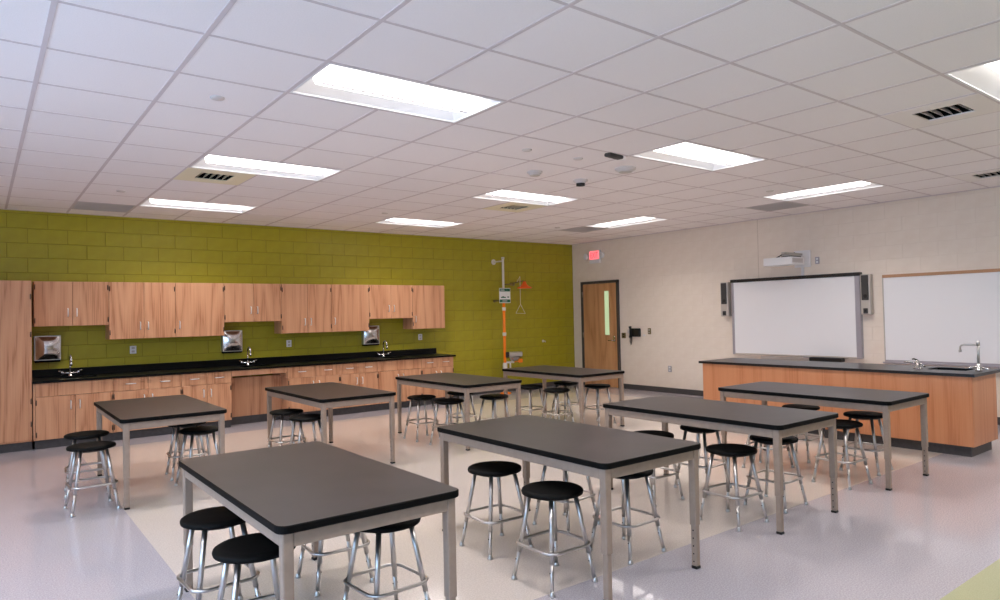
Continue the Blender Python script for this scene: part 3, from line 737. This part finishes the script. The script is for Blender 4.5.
# ------------------------------------------------------------------ demonstration desk
t = thing('demonstration_desk', 'long oak demonstration desk with black top and built-in sink by the whiteboards', 'desk')
DX0, DX1, DY0, DY1, DZ = 7.225, 7.85, 2.325, 5.25, .745
obj('body', box(DX0+.02, DX1, DY0+.02, DY1-.02, .1, .52), 'oak_desk', t)
obj('front_panel', box(DX0, DX0+.02, DY0+.002, DY1-.002, .1, DZ, .001), 'oak_desk', t)
obj('end_panel', box(DX0+.02, DX1, DY0, DY0+.02, .1, DZ, .001), 'oak_desk', t)
obj('end_panel', box(DX0+.02, DX1, DY1-.02, DY1, .1, DZ, .001), 'oak_desk', t)
obj('back_panel', box(DX1-.02, DX1, DY0+.02, DY1-.02, .52, DZ), 'oak_desk', t)
obj('toe_kick', box(DX0+.05, DX1-.05, DY0+.04, DY1-.04, 0, .1), 'rubber_base', t)
K0, K1, L0, L1 = 7.54, 7.83, 2.47, 2.83
TX0, TX1, TY0, TY1 = 7.195, 7.935, 2.295, 5.285; mb = MB(); DT2 = .773
for x0, x1, y0, y1 in ((TX0, K0, TY0, TY1), (K1, TX1, TY0, TY1), (K0, K1, TY0, L0), (K0, K1, L1, TY1)): mb.box(x0, x1, y0, y1, DZ, DT2)
obj('top', mb, 'resin_desk', t)
b = MB(); b.box(K0, K1, L0, L1, .56, .57)
for x0, x1, y0, y1 in ((K0, K0+.012, L0, L1), (K1-.012, K1, L0, L1), (K0, K1, L0, L0+.012), (K0, K1, L1-.012, L1)): b.box(x0, x1, y0, y1, .56, DT2-.002)
obj('sink_basin', b, 'resin_black', t)
t = thing('desk_faucet', 'tall chrome right-angled faucet at the demonstration desk sink', 'faucet', (7.6, 2.385, DT2))
obj('base', MB().lathe([(.032, 0), (.032, .008), (.022, .02), (.02, .06), (.012, .07)], seg=16), 'chrome', t)
obj('riser', MB().tube([(0, 0, .06), (0, 0, .262)], .012, 10).lathe([(.016, .24), (.016, .275), (.008, .29)], seg=12), 'brushed', t)
obj('spout', MB().tube([(0, 0, .25), (0, .12, .25), (0, .14, .245), (0, .15, .23), (0, .152, .19)], .009, 8).lathe([(.013, .175), (.014, .2)], (0, .152, 0), 10), 'brushed', t)
for s in (-1, 1): obj('handle', MB().tube([(0, 0, .045), (-.03, s*.04, .035), (-.05, s*.1, .02)], [.011, .01, .007], 8), 'chrome', t)
t = thing('gas_turret', 'chrome gas turret valve on the demonstration desk beside the sink', 'valve', (7.55, 2.9, DT2))
obj('base', MB().lathe([(.045, 0), (.045, .008), (.02, .014), (.018, .07), (.014, .085)], seg=16), 'steel', t)
obj('nozzle', MB().tube([(0, .01, .06), (0, .08, .065), (0, .13, .062)], [.012, .008, .005], 8), 'chrome', t)
obj('nozzle', MB().tube([(0, -.01, .05), (.0, -.05, .04), (0, -.07, .02)], [.012, .01, .008], 8), 'steel', t)
obj('lever', MB().tube([(0, .0, .085), (0, .035, .098), (0, .05, .092)], .008, 6), 'dark_metal', t)

# ------------------------------------------------------------------ lab tables
TH, TWD, TLN = .682, .778, 1.53
def table_meshes():
    hw, hl = TWD/2, TLN/2; o = .022; L = .042; out = {}
    top = MB(); z0, z1 = TH-.03, TH; b = .004
    p0 = rrect(-hw, hw, -hl, hl, .045, 6); p1 = rrect(-hw+b, hw-b, -hl+b, hl-b, .045-b, 6); n = len(p0)
    vs = [(x, y, z0) for x, y in p1]+[(x, y, z0+b) for x, y in p0]+[(x, y, z1-b) for x, y in p0]+[(x, y, z1) for x, y in p1]
    top.faces(vs, [(r*n+i, r*n+(i+1) % n, (r+1)*n+(i+1) % n, (r+1)*n+i) for r in range(3) for i in range(n)]+[tuple(reversed(range(n)))], 'edge_black')
    top.faces(vs, [tuple(range(3*n, 4*n))], 'table_grey')
    out['tabletop'] = top.mesh('tabletop', 'table_grey')
    xa, ya = hw-o, hl-o; za, zb = TH-.03-.055, TH-.0305
    for s in (-1, 1):
        out['rail_long', s] = box(s*xa-.012-s*.014, s*xa+.012-s*.014, -ya+L, ya-L, za, zb, .002).mesh('rail', 'table_paint')
        out['rail_short', s] = box(-xa+L, xa-L, s*ya-.012-s*.014, s*ya+.012-s*.014, za, zb, .002).mesh('rail', 'table_paint')
    out['leg'] = box(-L/2, L/2, -L/2, L/2, .235, TH-.0305, .006, seg=2).mesh('leg', 'table_paint')
    low = MB(); l2 = L*.84
    low.box(-l2/2, l2/2, -l2/2, l2/2, .014, .24, .005)
    out['leg_extension'] = low.mesh('leg_extension', 'table_paint')
    hl_ = MB()
    for k in range(5):
        z = .04+k*.042
        a = .0035; e = .0006; hl_.box(-l2/2-e, -l2/2+e, -a, a, z-a, z+a)
    out['adjuster_holes'] = hl_.mesh('adjuster_holes', 'void')
    out['foot'] = MB().box(-l2/2-.001, l2/2+.001, -l2/2-.001, l2/2+.001, 0, .015, .003).mesh('foot', 'black_plastic')
    return out, xa-L/2, ya-L/2
tm, LX, LY = table_meshes()
def table(x, y, where, rz=0):
    t = thing('lab_table', 'grey-topped lab table with metal legs, '+where, 'table', (x, y, 0), rz, 'lab tables')
    link('tabletop', tm['tabletop'], t)
    for s in (-1, 1): link('rail', tm['rail_long', s], t); link('rail', tm['rail_short', s], t)
    for sx in (-1, 1):
        for sy in (-1, 1):
            l = link('leg', tm['leg'], t, (sx*LX, sy*LY, 0)); 
            link('leg_extension', tm['leg_extension'], l); link('foot', tm['foot'], l); link('adjuster_holes', tm['adjuster_holes'], l, (0, 0, 0), 0 if sx > 0 else math.pi)['kind'] = 'stuff'
TABLES = {
 1: (1.215, 3.135, 'fourth table from demonstration desk'), 2: (2.765, 3.06, 'third table from demonstration desk'),
 3: (4.325, 3.07, 'second table from demonstration desk'), 4: (5.88, 3.08, 'table nearest demonstration desk'),
 5: (5.96, 6.50, 'table nearest wood door'), 6: (4.395, 6.595, 'second table from wood door'),
 7: (2.815, 6.585, 'third table from wood door'), 8: (1.23, 6.55, 'fourth table from wood door')}
for k, (x, y, w) in TABLES.items(): table(x, y, w)

# ------------------------------------------------------------------ stools
def stool_meshes():
    out = {}; R = .165
    out['seat'] = MB().lathe([(.001, .488), (R*.75, .489), (R*.93, .487), (R*.985, .482), (R, .474), (R*.985, .464), (R*.93, .461), (.001, .46)], seg=36).mesh('seat', 'seat_black')
    out['seat_plate'] = MB().lathe([(.11, .446), (.115, .4605)], seg=24).mesh('seat_plate', 'dark_metal')
    t0, b0 = .085, .152
    def at(z): k = (.455-z)/.455; return t0+(b0-t0)*k
    for i, (sx, sy) in enumerate(((1, 1), (-1, 1), (-1, -1), (1, -1))):
        a, m_, b = at(.455), at(.15), at(.02)
        out['leg', i] = MB().tube([(sx*a, sy*a, .455), (sx*m_, sy*m_, .15)], .0125, 10).mesh('leg', 'leg_chrome')
        out['ext', i] = MB().tube([(sx*at(.155), sy*at(.155), .155), (sx*b, sy*b, .02)], .0105, 10).mesh('leg_extension', 'leg_chrome')
        g = MB().lathe([(.015, 0), (.016, .008), (.011, .02), (.008, .028)], (sx*at(.005), sy*at(.005), 0), 12); out['glide', i] = g.mesh('glide', 'brushed')
        c = at(.11); out['button', i] = MB().lathe([(.0035, -.013), (.0035, .013)], (sx*c, sy*c, .11), 6, 'X').mesh('button', 'dark_metal')
    zr = .2; h = .152; p = rrect(-h, h, -h, h, .062, 5)
    out['ring'] = MB().tube([(x, y, zr) for x, y in p], .0085, 8, closed=True).mesh('foot_ring', 'leg_chrome')
    return out
sm = stool_meshes()
def stool(x, y, rz, lab):
    t = thing('lab_stool', lab, 'stool', (x, y, 0), rz, 'lab stools')
    s = link('seat', sm['seat'], t); link('seat_plate', sm['seat_plate'], s)
    for i in range(4):
        l = link('leg', sm['leg', i], t); link('leg_extension', sm['ext', i], l); link('glide', sm['glide', i], l); link('button', sm['button', i], l)
    link('foot_ring', sm['ring'], t)
STOOLS = {  # table: (side towards whiteboards?, end towards green wall?, x, y, turn)
 1: [(0, 1, .90, 3.41, 3), (0, 0, .90, 2.86, -4), (1, 0, 1.485, 2.84, 4), (1, 1, 1.52, 3.49, -3)],
 2: [(0, 1, 2.49, 3.33, -2), (0, 0, 2.408, 2.715, 0), (1, 0, 3.03, 2.765, 2), (1, 1, 3.11, 3.37, 5)],
 3: [(0, 1, 4.03, 3.40, -3), (0, 0, 3.99, 2.69, -2), (1, 0, 4.55, 2.715, 3), (1, 1, 4.57, 3.35, 2)],
 4: [(0, 1, 5.56, 3.38, 4), (0, 0, 5.50, 2.70, -4), (1, 0, 6.09, 2.775, 5), (1, 1, 6.155, 3.385, -2)],
 5: [(0, 1, 5.625, 6.725, 3), (0, 0, 5.60, 6.19, -3), (1, 0, 6.265, 6.15, 2), (1, 1, 6.24, 6.71, -4)],
 6: [(0, 1, 4.06, 6.81, -2), (0, 0, 4.09, 6.28, 4), (1, 0, 4.675, 6.235, 3), (1, 1, 4.64, 6.86, -4)],
 7: [(0, 1, 2.465, 6.785, 4), (0, 0, 2.464, 6.246, -3)],
 8: [(0, 1, .72, 6.68, -5), (0, 0, .68, 6.03, 3), (1, 0, 1.503, 6.224, 4), (1, 1, 1.518, 6.74, -3)]}
for k, lst in STOOLS.items():
    for side, end, x, y, a in lst:
        stool(x, y, math.radians(a), 'black-seated stool at %s, %s whiteboards, %s green wall' % (TABLES[k][2], 'towards' if side else 'away from', 'towards' if end else 'away from'))
